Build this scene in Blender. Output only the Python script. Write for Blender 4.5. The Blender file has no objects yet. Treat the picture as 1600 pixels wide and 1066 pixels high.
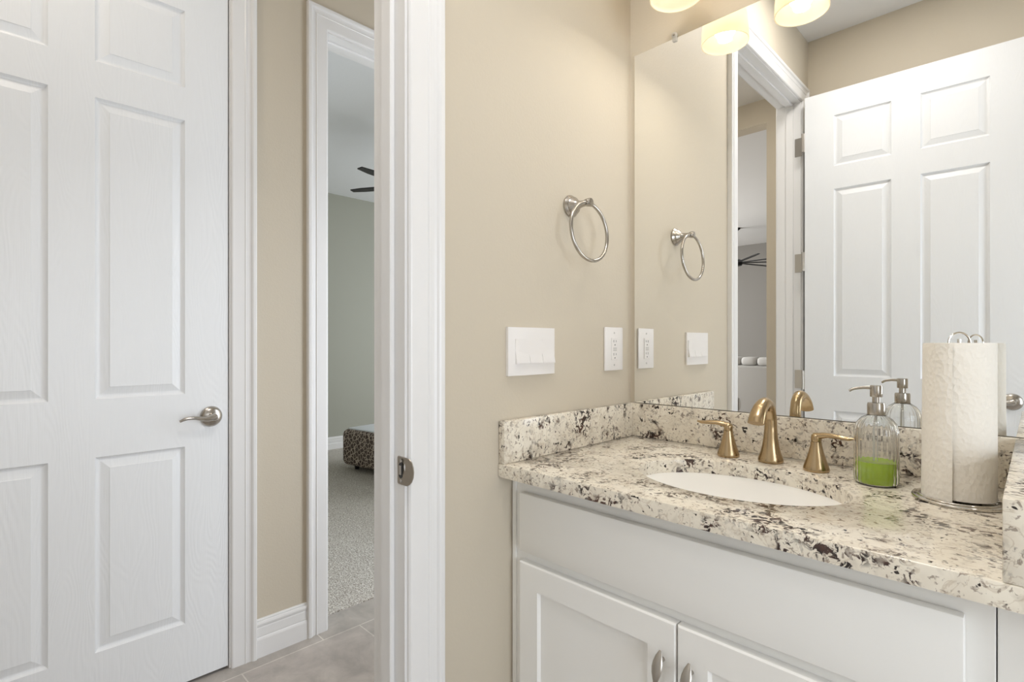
import bpy, bmesh, math, random
from mathutils import Vector, Matrix
random.seed(4)
S = bpy.context.scene
COL = S.collection
PI = math.pi

# ------------------------------------------------------------------ camera
cam_d = bpy.data.cameras.new('camera'); cam = bpy.data.objects.new('camera', cam_d); COL.objects.link(cam)
cam.location = (0.9132, -1.4432, 1.1747)
cam.rotation_euler = (PI/2, 0, math.radians(45.07))
cam_d.sensor_width = 36.0; cam_d.lens = 818.65/1600*36; cam_d.shift_y = 3.2/1600
cam_d.clip_start = 0.01; cam_d.clip_end = 60
S.camera = cam
# ------------------------------------------------------------------ world, exposure, added daylight and fill
S.view_settings.view_transform = 'Standard'; S.view_settings.look = 'None'
S.view_settings.exposure = 0.0; S.view_settings.gamma = 1.0; S.view_settings.use_curve_mapping = False
w = bpy.data.worlds.new('world'); S.world = w; w.use_nodes = True
w.node_tree.nodes['Background'].inputs[0].default_value = (0.62, 0.78, 1.0, 1); w.node_tree.nodes['Background'].inputs[1].default_value = 1.2

def area(name, loc, rot, sx, sy, power, col):
    l = bpy.data.lights.new(name, 'AREA'); l.shape = 'RECTANGLE'; l.size = sx; l.size_y = sy
    l.energy = power; l.color = col
    o = bpy.data.objects.new(name, l); COL.objects.link(o); o.location = loc; o.rotation_euler = rot
    return o
COOL = (0.80, 0.90, 1.0)
BULB = 8.0; BULBC = (1.0, .94, .85); LAMP = 0.50
CEILH = 2.87
area('added_daylight_bathroom', (2.36, -1.22, 1.15), (0, math.radians(90), 0), 1.4, .9, 30, (.87, .93, 1.0))  # added light at an unseen bathroom window, cools the hall door
area('added_daylight_bedroom', (-2.35, 3.52, 1.35), (math.radians(-90), 0, 0), 1.9, 2.0, 66, (.96, .99, 1.0))  # added light standing in for daylight from an unseen bedroom window
area('added_daylight_living', (-5.02, -5.0, 1.5), (0, math.radians(-90), 0), 1.9, 3.0, 190, (1.0, .98, .95))  # added living room daylight, its source is out of view
area('added_daylight_hall', (.03, .62, 1.22), (0, math.radians(90), 0), 1.8, .86, 39, (.86, .92, 1.0))  # added light at an unseen hall window, lifts the lower hall
area('added_fill_bathroom', (.45, -1.02, CEILH-.004), (0, 0, 0), .32, .32, 11.5, (1.0, .965, .93))  # added fill under the bathroom ceiling, no fixture behind it
area('added_fill_hall', (-.66, -1.55, CEILH-.004), (0, 0, 0), .32, .32, 6.0, (1.0, .93, .84))  # unseen fill added to brighten the hall, no fixture built

# ------------------------------------------------------------------ mesh helpers
def box(bm, x0, x1, y0, y1, z0, z1, bev=0.0, seg=2):
    vs = [bm.verts.new((x, y, z)) for x in (x0, x1) for y in (y0, y1) for z in (z0, z1)]
    F = [(0,1,3,2),(4,6,7,5),(0,4,5,1),(2,3,7,6),(0,2,6,4),(1,5,7,3)]
    fs = [bm.faces.new([vs[i] for i in f]) for f in F]
    if bev > 0:
        es = list({e for f in fs for e in f.edges})
        bmesh.ops.bevel(bm, geom=es, offset=bev, segments=seg, profile=0.5, affect='EDGES')
    return vs
def lathe(bm, prof, c=(0,0,0), axis='z', n=48, rfun=None, cap=True):
    """prof: list of (r, h) from bottom to top"""
    rings = []
    for k, (r, h) in enumerate(prof):
        ring = []
        for i in range(n):
            a = 2*PI*i/n
            rr = r*(rfun(a, k) if rfun else 1)
            u, v = rr*math.cos(a), rr*math.sin(a)
            if axis == 'z': p = (c[0]+u, c[1]+v, c[2]+h)
            elif axis == 'x': p = (c[0]+h, c[1]+u, c[2]+v)
            else: p = (c[0]+v, c[1]+h, c[2]+u)
            ring.append(bm.verts.new(p))
        rings.append(ring)
    for a, b in zip(rings, rings[1:]):
        for i in range(n):
            bm.faces.new((a[i], a[(i+1) % n], b[(i+1) % n], b[i]))
    if cap:
        if prof[0][0] > 1e-6: bm.faces.new(rings[0][::-1])
        if prof[-1][0] > 1e-6: bm.faces.new(rings[-1])
    return rings
def smooth_path(pts, sub=6, closed=False):
    P = [Vector(p) for p in pts]; out = []; n = len(P)
    rng = range(n) if closed else range(n-1)
    for i in rng:
        p0 = P[(i-1) % n] if (closed or i > 0) else P[0]*2-P[1]
        p1, p2 = P[i], P[(i+1) % n]
        p3 = P[(i+2) % n] if (closed or i+2 < n) else P[-1]*2-P[-2]
        for k in range(sub):
            t = k/sub
            out.append(0.5*((2*p1)+(p2-p0)*t+(2*p0-5*p1+4*p2-p3)*t*t+(3*p1-p0-3*p2+p3)*t**3))
    if not closed: out.append(P[-1])
    return out
def interp(vals, n):
    out = []
    for i in range(n):
        t = i/(n-1)*(len(vals)-1); k = min(int(t), len(vals)-2); f = t-k
        f = f*f*(3-2*f)
        out.append(vals[k]*(1-f)+vals[k+1]*f)
    return out
def sweep(bm, path, radii, n=14, closed=False, flat=None, side=None, cap=True):
    """tube along a path; radii a number or a list; flat (list) scales the section along the in-plane normal"""
    N = len(path)
    if not isinstance(radii, (list, tuple)): radii = [radii]*N
    up = Vector(side) if side else None
    rings = []; prev = None
    for i, p in enumerate(path):
        a = path[(i-1) % N] if (closed or i > 0) else p
        b = path[(i+1) % N] if (closed or i < N-1) else p
        t = (b-a).normalized()
        if up is not None: u = (up-t*up.dot(t)).normalized()
        else:
            if prev is None:
                ref = Vector((0,0,1)) if abs(t.z) < .9 else Vector((1,0,0))
                u = (ref-t*ref.dot(t)).normalized()
            else: u = (prev-t*prev.dot(t)).normalized()
        prev = u; v = t.cross(u)
        f = flat[i] if flat else 1.0
        rings.append([bm.verts.new(p+u*radii[i]*math.cos(2*PI*k/n)+v*radii[i]*f*math.sin(2*PI*k/n)) for k in range(n)])
    pairs = list(zip(rings, rings[1:]))+([(rings[-1], rings[0])] if closed else [])
    for a, b in pairs:
        for k in range(n): bm.faces.new((a[k], a[(k+1) % n], b[(k+1) % n], b[k]))
    if cap and not closed:
        bm.faces.new(rings[0][::-1]); bm.faces.new(rings[-1])
def prism(bm, poly, f0, f1):
    """poly: 2D outline; f0/f1 map a 2D point to the two end positions"""
    a = [bm.verts.new(f0(p)) for p in poly]; b = [bm.verts.new(f1(p)) for p in poly]
    n = len(poly)
    for i in range(n): bm.faces.new((a[i], a[(i+1) % n], b[(i+1) % n], b[i]))
    bm.faces.new(a[::-1]); bm.faces.new(b)
def finish(name, bm, mat, parent=None, angle=35):
    bmesh.ops.recalc_face_normals(bm, faces=bm.faces)
    me = bpy.data.meshes.new(name)
    for f in bm.faces: f.smooth = True
    bm.to_mesh(me); bm.free()
    me.set_sharp_from_angle(angle=math.radians(angle))
    o = bpy.data.objects.new(name, me); COL.objects.link(o)
    if mat: me.materials.append(mat)
    if parent: o.parent = parent
    return o
def NB(): return bmesh.new()
def tag(o, label, cat, group=None, kind=None):
    o['label'] = label; o['category'] = cat
    if group: o['group'] = group
    if kind: o['kind'] = kind
    return o
def thing(name, label, cat, loc=(0,0,0), rz=0, group=None, kind=None):
    o = bpy.data.objects.new(name, None); COL.objects.link(o); o.empty_display_size = .05
    o.location = loc; o.rotation_euler = (0,0,rz)
    return tag(o, label, cat, group, kind)
def struct(name, bm, mat, label, cat, angle=35, parent=None):
    o = finish(name, bm, mat, parent, angle)
    if parent is None: tag(o, label, cat, kind='structure')
    return o
def boxes(lst):
    bm = NB()
    for b in lst: box(bm, *b)
    return bm

# ------------------------------------------------------------------ materials
def new_mat(name):
    m = bpy.data.materials.new(name); m.use_nodes = True
    nt = m.node_tree; return m, nt, nt.nodes['Principled BSDF']
def nd(nt, t, **k):
    n = nt.nodes.new(t)
    for a, b in k.items(): setattr(n, a, b)
    return n
def L(nt, a, ao, b, bi): nt.links.new(a.outputs[ao], b.inputs[bi])
def pbr(name, col, rough=0.5, metal=0.0, **kw):
    m, nt, p = new_mat(name)
    p.inputs['Base Color'].default_value = (*col, 1); p.inputs['Roughness'].default_value = rough; p.inputs['Metallic'].default_value = metal
    for k, v in kw.items(): p.inputs[k.replace('_', ' ')].default_value = v
    return m
def pos(nt, scale=(1,1,1), obj=False):
    mp = nd(nt, 'ShaderNodeMapping'); mp.inputs['Scale'].default_value = scale
    if obj: L(nt, nd(nt, 'ShaderNodeTexCoord'), 'Object', mp, 'Vector')
    else: L(nt, nd(nt, 'ShaderNodeNewGeometry'), 'Position', mp, 'Vector')
    return mp
def noise(nt, vec, scale, detail=4, rough=.55, dist=0):
    n = nd(nt, 'ShaderNodeTexNoise'); n.inputs['Scale'].default_value = scale; n.inputs['Detail'].default_value = detail
    n.inputs['Roughness'].default_value = rough; n.inputs['Distortion'].default_value = dist
    L(nt, vec, 0, n, 'Vector'); return n
def ramp(nt, src, so, stops, interp='LINEAR'):
    r = nd(nt, 'ShaderNodeValToRGB'); r.color_ramp.interpolation = interp
    el = r.color_ramp.elements
    while len(el) < len(stops): el.new(.5)
    for e, (p, c) in zip(el, stops):
        e.position = p; e.color = (c, c, c, 1) if not isinstance(c, tuple) else (*c, 1)
    L(nt, src, so, r, 'Fac'); return r
def bump(nt, src, so, p, strength, dist=0.002):
    b = nd(nt, 'ShaderNodeBump'); b.inputs['Strength'].default_value = strength; b.inputs['Distance'].default_value = dist
    L(nt, src, so, b, 'Height'); L(nt, b, 'Normal', p, 'Normal'); return b
def mixc(nt, fac, fo, a, b):
    """a, b: colour tuple or (node, output)"""
    m = nd(nt, 'ShaderNodeMix', data_type='RGBA')
    if isinstance(fac, float): m.inputs[0].default_value = fac
    else: L(nt, fac, fo, m, 0)
    for i, c in ((6, a), (7, b)):
        if isinstance(c[0], float): m.inputs[i].default_value = (*c, 1)
        else: nt.links.new(c[0].outputs[c[1]], m.inputs[i])
    return m
def math_(nt, op, a, b):
    m = nd(nt, 'ShaderNodeMath', operation=op)
    for i, x in enumerate((a, b)):
        if isinstance(x, (int, float)): m.inputs[i].default_value = x
        else: nt.links.new(x[0].outputs[x[1]], m.inputs[i])
    return m

def paint(name, col, rough=.6, strength=.25, scale=140):
    m, nt, p = new_mat(name); p.inputs['Base Color'].default_value = (*col, 1); p.inputs['Roughness'].default_value = rough
    v = pos(nt); n = noise(nt, v, scale, 3); n2 = noise(nt, v, 22, 2)
    a = math_(nt, 'ADD', (n, 0), (n2, 0)); bump(nt, a, 0, p, strength, .0015); return m
M = {}
M['wall'] = paint('beige_wall_paint', (.60, .535, .43))
M['ceiling'] = paint('white_ceiling_paint', (.78, .77, .75), .8, .3, 90)
M['bed_ceiling'] = paint('bedroom_ceiling_paint', (.78, .79, .80), .8, .3, 90)
M['bed_wall'] = paint('bedroom_wall_paint', (.38, .38, .325))
M['living_wall'] = paint('living_room_wall_paint', (.25, .235, .215))
M['trim'] = pbr('white_trim_enamel', (.81, .80, .79), .32)
M['cabinet'] = pbr('white_cabinet_lacquer', (.90, .89, .86), .34)
M['plastic'] = pbr('white_switch_plastic', (.82, .79, .765), .3)
M['slot'] = pbr('dark_slot', (.03, .03, .03), .6)
M['nickel'] = pbr('brushed_nickel', (.47, .44, .40), .27, 1.0)
M['satin_nickel'] = pbr('satin_nickel_hardware', (.45, .42, .38), .34, 1.0)
M['steel'] = pbr('polished_steel_wire', (.68, .65, .60), .16, 1.0)
M['porcelain'] = pbr('biscuit_porcelain', (.61, .555, .465), .12)
M['dark'] = pbr('black_fan_paint', (.012, .012, .013), .45)
M['bulb'], _nt, _p = new_mat('white_glowing_bulb')
_p.inputs['Base Color'].default_value = (.9, .9, .9, 1); _p.inputs['Emission Color'].default_value = (*BULBC, 1); _p.inputs['Emission Strength'].default_value = BULB

def faucet_mat():
    m, nt, p = new_mat('champagne_bronze'); p.inputs['Metallic'].default_value = 1
    p.inputs['Base Color'].default_value = (.47, .35, .205, 1); p.inputs['Roughness'].default_value = .26
    v = pos(nt, (60, 60, 900)); n = noise(nt, v, 1, 2); bump(nt, n, 0, p, .06, .0006); return m
M['bronze'] = faucet_mat()

def door_mat():
    m, nt, p = new_mat('white_embossed_door_paint')
    p.inputs['Base Color'].default_value = (.83, .84, .85, 1); p.inputs['Roughness'].default_value = .36
    v = pos(nt, (1, 1, 1), obj=True)
    sep = nd(nt, 'ShaderNodeSeparateXYZ'); L(nt, v, 0, sep, 0)
    # fine pores running up the door
    mp = nd(nt, 'ShaderNodeMapping'); mp.inputs['Scale'].default_value = (330, 20, 9)
    L(nt, v, 0, mp, 'Vector'); fine = noise(nt, mp, 1, 3, .6)
    # cathedral figure
    mp2 = nd(nt, 'ShaderNodeMapping'); mp2.inputs['Scale'].default_value = (8, 1, 1.5); L(nt, v, 0, mp2, 'Vector')
    big = noise(nt, mp2, 1.0, 2, .4, .3)
    rings = math_(nt, 'MULTIPLY', (big, 0), 170.0); sn = math_(nt, 'SINE', (rings, 0), 0.0)
    s2 = math_(nt, 'MULTIPLY', (sn, 0), .30)
    a = math_(nt, 'ADD', (fine, 0), (s2, 0)); bump(nt, a, 0, p, .30, .0012); return m
M['door'] = door_mat()

def granite_mat():
    m, nt, p = new_mat('cream_speckled_granite'); p.inputs['Roughness'].default_value = .14
    v = pos(nt)
    warp = noise(nt, v, 9, 3); wv = nd(nt, 'ShaderNodeVectorMath', operation='MULTIPLY_ADD')
    L(nt, warp, 1, wv, 0); wv.inputs[1].default_value = (.03, .03, .03); L(nt, v, 0, wv, 2)
    cloud = ramp(nt, noise(nt, wv, 16, 4, .6), 0, [(.36, 0.), (.62, 1.)])
    base = mixc(nt, cloud, 0, (.85, .795, .685), (.76, .695, .585))
    # translucent grey quartz patches
    q = ramp(nt, noise(nt, wv, 34, 3, .5, .6), 0, [(.54, 0.), (.66, 1.)])
    q_ = math_(nt, 'MULTIPLY', (q, 0), .42)
    c1 = mixc(nt, q_, 0, (base, 2), (.52, .465, .385))
    # tan hair veins
    vn = noise(nt, wv, 24, 4, .55, 1.2); vr = ramp(nt, vn, 0, [(.47, 0.), (.495, 1.), (.52, 0.)])
    v_ = math_(nt, 'MULTIPLY', (vr, 0), .42)
    c2 = mixc(nt, v_, 0, (c1, 2), (.40, .30, .20))
    # small grey-brown flecks, everywhere
    fl = ramp(nt, noise(nt, wv, 115, 3, .55, .5), 0, [(.588, 0.), (.648, 1.)])
    fl_ = math_(nt, 'MULTIPLY', (fl, 0), .72)
    c3 = mixc(nt, fl_, 0, (c2, 2), (.20, .145, .11))
    # dark garnet and mica clusters
    area_ = ramp(nt, noise(nt, wv, 14, 3, .6, .4), 0, [(.50, 0.), (.60, 1.)])
    sp = ramp(nt, noise(nt, wv, 78, 4, .6, .9), 0, [(.49, 0.), (.54, 1.)])
    cl = math_(nt, 'MULTIPLY', (area_, 0), (sp, 0))
    tint = ramp(nt, noise(nt, v, 40, 2), 0, [(.40, (.018, .013, .012)), (.62, (.085, .045, .034))])
    c4 = mixc(nt, cl, 0, (c3, 2), (tint, 0))
    sp2 = ramp(nt, noise(nt, wv, 85, 2, .5, .4), 0, [(.665, 0.), (.70, 1.)])
    c5 = mixc(nt, sp2, 0, (c4, 2), (.03, .022, .018))
    L(nt, c5, 2, p, 'Base Color'); return m
M['granite'] = granite_mat()

def tile_mat():
    m, nt, p = new_mat('taupe_stone_tile'); p.inputs['Roughness'].default_value = .42
    v = pos(nt); mp = nd(nt, 'ShaderNodeMapping'); mp.inputs['Rotation'].default_value = (0, 0, PI/2)
    mp.inputs['Location'].default_value = (-.505+4.6, 1.08+4.57, 0); 
    # brick rows run along y: swap axes
    sep = nd(nt, 'ShaderNodeSeparateXYZ'); L(nt, v, 0, sep, 0)
    ax = math_(nt, 'ADD', (sep, 1), .507+4.57); ay = math_(nt, 'ADD', (sep, 0), 1.08+4.57)
    cb = nd(nt, 'ShaderNodeCombineXYZ'); L(nt, ax, 0, cb, 0); L(nt, ay, 0, cb, 1)
    b = nd(nt, 'ShaderNodeTexBrick'); L(nt, cb, 0, b, 'Vector')
    b.offset = .66; b.inputs['Scale'].default_value = 1; b.inputs['Brick Width'].default_value = .457; b.inputs['Row Height'].default_value = .457
    b.inputs['Mortar Size'].default_value = .0025; b.inputs['Mortar Smooth'].default_value = .1
    b.inputs['Color1'].default_value = (.47, .425, .39, 1); b.inputs['Color2'].default_value = (.43, .395, .36, 1); b.inputs['Mortar'].default_value = (.66, .62, .56, 1)
    n = ramp(nt, noise(nt, v, 7, 5, .65, .4), 0, [(.35, (.80, .80, .80)), (.65, (1.14, 1.14, 1.14))])
    mm = nd(nt, 'ShaderNodeMix', data_type='RGBA', blend_type='MULTIPLY'); mm.inputs[0].default_value = 1
    L(nt, b, 'Color', mm, 6); L(nt, n, 0, mm, 7); L(nt, mm, 2, p, 'Base Color')
    inv = math_(nt, 'SUBTRACT', 1.0, (b, 'Fac')); bump(nt, inv, 0, p, .3, .002); return m
M['tile'] = tile_mat()

def carpet_mat():
    m, nt, p = new_mat('speckled_beige_carpet'); p.inputs['Roughness'].default_value = .95
    v = pos(nt); n = noise(nt, v, 135, 3, .7)
    r = ramp(nt, n, 0, [(.36, (.24, .20, .16)), (.52, (.60, .56, .50)), (.66, (.88, .85, .80))])
    L(nt, r, 0, p, 'Base Color'); bump(nt, n, 0, p, .7, .006); return m
M['carpet'] = carpet_mat()

def lattice_mat():
    m, nt, p = new_mat('brown_lattice_fabric'); p.inputs['Roughness'].default_value = .9
    v = pos(nt, (1, 1, 1), obj=True)
    v.inputs['Rotation'].default_value = (.6, .45, .78)
    vo = nd(nt, 'ShaderNodeTexVoronoi', feature='DISTANCE_TO_EDGE'); vo.inputs['Scale'].default_value = 27; vo.inputs['Randomness'].default_value = .55
    L(nt, v, 0, vo, 'Vector'); r = ramp(nt, vo, 'Distance', [(.045, 1.), (.085, 0.)])
    v2 = nd(nt, 'ShaderNodeTexVoronoi', feature='F1'); v2.inputs['Scale'].default_value = 27; v2.inputs['Randomness'].default_value = .55
    L(nt, v, 0, v2, 'Vector'); r2 = ramp(nt, v2, 'Distance', [(.24, 0.), (.29, .45), (.33, 0.)])
    mx = math_(nt, 'MAXIMUM', (r, 0), (r2, 0))
    c = mixc(nt, mx, 0, (.085, .058, .048), (.60, .51, .43)); L(nt, c, 2, p, 'Base Color'); return m
M['lattice'] = lattice_mat()

def fabric(name, col, rough=.9, sc=320, st=.4):
    m, nt, p = new_mat(name); p.inputs['Base Color'].default_value = (*col, 1); p.inputs['Roughness'].default_value = rough
    v = pos(nt); n = noise(nt, v, sc, 3); bump(nt, n, 0, p, st, .003)
    p.inputs['Sheen Weight'].default_value = .2; return m
M['white_fabric'] = fabric('white_woven_top', (.74, .77, .80))
M['sofa'] = fabric('pale_grey_upholstery', (.60, .59, .57))
M['sofa_dark'] = fabric('grey_upholstery', (.52, .51, .49))

def paper_mat():
    m, nt, p = new_mat('embossed_white_paper'); p.inputs['Base Color'].default_value = (.86, .82, .745, 1); p.inputs['Roughness'].default_value = .95
    v = pos(nt, (1, 1, .75)); vo = nd(nt, 'ShaderNodeTexVoronoi'); vo.inputs['Scale'].default_value = 135; L(nt, v, 0, vo, 'Vector')
    n = noise(nt, v, 70, 2, .5, 1.2); a = math_(nt, 'ADD', (vo, 0), (n, 0)); bump(nt, a, 0, p, .75, .0016)
    p.inputs['Subsurface Weight'].default_value = 0; return m
M['paper'] = paper_mat()

def mirror_mat():
    m, nt, p = new_mat('silvered_mirror_glass'); p.inputs['Metallic'].default_value = 1; p.inputs['Roughness'].default_value = 0
    p.inputs['Base Color'].default_value = (.97, .975, .965, 1); return m
M['mirror'] = mirror_mat()
def glass(name, col, ior=1.45, rough=0.0):
    m, nt, p = new_mat(name); p.inputs['Base Color'].default_value = (*col, 1); p.inputs['Roughness'].default_value = rough
    p.inputs['IOR'].default_value = ior; p.inputs['Transmission Weight'].default_value = 1; return m
M['glass'] = glass('clear_ribbed_glass', (.985, .99, .985), 1.45)
M['clip'] = pbr('clear_plastic_clip', (.9, .88, .84), .15, Transmission_Weight=.45, IOR=1.3)
def soap_mat():
    m, nt, p = new_mat('green_liquid_soap'); p.inputs['Base Color'].default_value = (.56, .82, .03, 1); p.inputs['Roughness'].default_value = .12
    p.inputs['Transmission Weight'].default_value = .12; p.inputs['IOR'].default_value = 1.34
    return m
M['soap'] = soap_mat()
def shade_mat():
    m, nt, p = new_mat('frosted_cream_shade_glass')
    out = nt.nodes['Material Output']; nt.nodes.remove(p)
    d = nd(nt, 'ShaderNodeBsdfDiffuse'); d.inputs[0].default_value = (.84, .79, .69, 1)
    t = nd(nt, 'ShaderNodeBsdfTranslucent'); t.inputs[0].default_value = (.92, .85, .70, 1)
    mx = nd(nt, 'ShaderNodeMixShader'); mx.inputs[0].default_value = .72
    L(nt, d, 0, mx, 1); L(nt, t, 0, mx, 2); L(nt, mx, 0, out, 'Surface'); return m
M['shade'] = shade_mat()
def pane_mat():
    m, nt, p = new_mat('window_pane'); out = nt.nodes['Material Output']; nt.nodes.remove(p)
    t = nd(nt, 'ShaderNodeBsdfTransparent'); g = nd(nt, 'ShaderNodeBsdfGlossy'); g.inputs['Roughness'].default_value = .02
    mx = nd(nt, 'ShaderNodeMixShader'); mx.inputs[0].default_value = .05
    L(nt, t, 0, mx, 1); L(nt, g, 0, mx, 2); L(nt, mx, 0, out, 'Surface'); return m
M['pane'] = pane_mat()

# ------------------------------------------------------------------ room shell
XH = -1.1476          # hall face of the wall with the closed door
WT = .12
CEIL = 2.87
HEAD = 2.45           # finished door opening
BHEAD = 2.492
LY0, LY1 = -1.7005, -.8303      # closet door opening (between jamb faces)
BY0, BY1 = -.4570, .40          # bedroom opening
TY0, TY1 = -1.715, -.842        # bathroom opening
JT = .02
YF = -1.84            # bathroom wall behind the open door
YE = -2.38            # cross wall at the end of the hall
def wall_with_openings_x(x0, x1, y0, y1, z1, ops):
    """wall slab normal to x, ops = [(ya, yb, zbottom, ztop)] sorted by y"""
    l = []; c = y0
    for a, b, zb, zt in ops:
        l.append((x0, x1, c, a, 0, z1)); l.append((x0, x1, a, b, zt, z1))
        if zb > 0: l.append((x0, x1, a, b, 0, zb))
        c = b
    l.append((x0, x1, c, y1, 0, z1)); return boxes(l)
def wall_with_openings_y(y0, y1, x0, x1, z1, ops):
    l = []; c = x0
    for a, b, zb, zt in ops:
        l.append((c, a, y0, y1, 0, z1)); l.append((a, b, y0, y1, zt, z1))
        if zb > 0: l.append((a, b, y0, y1, 0, zb))
        c = b
    l.append((c, x1, y0, y1, 0, z1)); return boxes(l)
struct('floor', boxes([(-1.243, 2.42, -2.5, 1.32, -.1, 0)]), M['tile'], 'taupe stone tile floor running through hall and bathroom', 'floor')
struct('floor_bedroom', boxes([(-4.69, -1.243, -.72, 3.72, -.1, .006)]), M['carpet'], 'speckled beige carpet on the bedroom floor', 'carpet')
struct('floor_living', boxes([(-5.12, 1.62, -8.4, -2.5, -.1, 0), (-2.0, -1.243, -2.5, -.72, -.1, 0)]), M['tile'], 'stone tile floor of the living room beyond the hall', 'floor')
struct('ceiling', boxes([(-1.26, 2.42, -2.5, 1.32, CEIL, CEIL+.1)]), M['ceiling'], 'white ceiling over bathroom and hall', 'ceiling')
struct('ceiling_bedroom', boxes([(-4.69, -1.26, -.72, 3.72, 2.82, 2.97)]), M['bed_ceiling'], 'pale ceiling of the bedroom with the dark fan', 'ceiling')
struct('ceiling_living', boxes([(-5.12, 1.62, -8.4, -2.5, 2.95, 3.05)]), M['ceiling'], 'white ceiling of the living room beyond the hall', 'ceiling')
struct('wall_back', boxes([(-.12, 2.42, 0, WT, 0, CEIL)]), M['wall'], 'beige bathroom wall that carries the mirror', 'wall')
struct('wall_left', wall_with_openings_x(-WT, 0, YE, 1.2, CEIL, [(TY0-JT, TY1+JT, 0, BHEAD+JT), (.18, 1.06, .30, 2.14)]), M['wall'], 'beige bathroom wall with towel ring and light switch', 'wall')  # second opening is cut for the added hall window
struct('wall_front', boxes([(0, 2.42, YF-.12, YF, 0, CEIL)]), M['wall'], 'beige bathroom wall behind the open door', 'wall')
struct('wall_right', wall_with_openings_x(2.30, 2.42, YF, 0, CEIL, [(-1.67, -.77, .45, 1.85)]), M['wall'], 'beige bathroom wall with the added window, outside the picture', 'wall')
struct('wall_hall', wall_with_openings_x(XH-WT, XH, YE, 1.2, CEIL, [(LY0-JT, LY1+JT, 0, HEAD+JT), (BY0-JT, BY1+JT, 0, HEAD+JT)]), M['wall'], 'beige hall wall between closed door and bedroom doorway', 'wall')
struct('wall_hall_end', boxes([(XH-WT, 0, 1.2, 1.32, 0, CEIL)]), M['wall'], 'beige wall closing the far end of the hall', 'wall')
struct('wall_living_opening', wall_with_openings_y(YE-.12, YE, -2.0, 1.62, 2.95, [(-1.10, -.41, 0, 2.70)]), M['wall'], 'beige wall with the tall opening from hall to living room', 'wall')
struct('wall_closet_added', boxes([(-2.0, -1.90, -2.38, -.72, 0, CEIL), (-1.9, XH-WT, -2.38, -2.33, 0, CEIL), (-1.9, XH-WT, -2.38, -.72, CEIL, CEIL+.1)]), M['wall'], 'added closet walls behind the closed hall door', 'wall')  # unseen closet box added to keep sky light from leaking in
struct('wall_bedroom_far', boxes([(-4.69, -4.57, -.6, 3.6, 0, 2.82)]), M['bed_wall'], 'greige bedroom wall behind the ottoman', 'wall')
struct('wall_bedroom_side', boxes([(-4.69, XH-WT, -.72, -.6, 0, 2.82)]), M['bed_wall'], 'greige bedroom side wall', 'wall')
struct('wall_bedroom_end', boxes([(XH-WT-.02, XH-WT, 1.2, 3.6, 0, 2.82)]), M['bed_wall'], 'greige bedroom wall beside the doorway', 'wall')
struct('wall_bedroom_added_window', wall_with_openings_y(3.6, 3.72, -4.69, XH-WT, 2.82, [(-3.3, -1.4, .35, 2.35)]), M['bed_wall'], 'greige bedroom wall with the added window', 'wall')
struct('wall_living_far', boxes([(-5.12, 1.62, -8.4, -8.28, 0, 2.95)]), M['living_wall'], 'grey living room wall behind the sofa', 'wall')
struct('wall_living_added_window', wall_with_openings_x(-5.12, -5.0, -8.28, -2.5, 2.95, [(-6.6, -3.4, .5, 2.5)]), M['living_wall'], 'living room wall with the big added window', 'wall')
struct('wall_living_end', boxes([(1.5, 1.62, -8.28, -2.5, 0, 2.95)]), M['living_wall'], 'living room wall opposite the added window', 'wall')
struct('wall_living_return', boxes([(-5.12, -2.0, YE-.12, YE, 0, 2.95)]), M['living_wall'], 'living room wall beside the hall opening', 'wall')

def window(n, normal, a0, a1, z0, z1, plane, label):  # every window built here is added out of view to carry daylight
    """frame and pane in an opening; normal 'x' or 'y'"""
    bm = NB(); t = .05
    def b(p, q, r, s, d0, d1):
        if normal == 'x': box(bm, plane+d0, plane+d1, p, q, r, s)
        else: box(bm, p, q, plane+d0, plane+d1, r, s)
    b(a0, a1, z0, z0+t, -.02, .02); b(a0, a1, z1-t, z1, -.02, .02); b(a0, a0+t, z0+t, z1-t, -.02, .02); b(a1-t, a1, z0+t, z1-t, -.02, .02)
    zc = (z0+z1)/2; b(a0+t, a1-t, zc-.02, zc+.02, -.015, .015)
    o = struct('window_%d' % n, bm, M['trim'], label, 'window')
    bm = NB(); b(a0+t, a1-t, z0+t, z1-t, -.003, .003); finish('pane', bm, M['pane'], o)
window(1, 'x', -1.67, -.77, .45, 1.85, 2.335, 'white framed bathroom window, added out of view for daylight')
window(4, 'x', .18, 1.06, .30, 2.14, -.06, 'white framed hall window opposite the bedroom doorway, added out of view for daylight')
window(2, 'y', -3.3, -1.4, .35, 2.35, 3.64, 'white framed bedroom window, added out of view for daylight')
window(3, 'x', -6.6, -3.4, .5, 2.5, -5.05, 'white framed living room window, added out of view for daylight')

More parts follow.
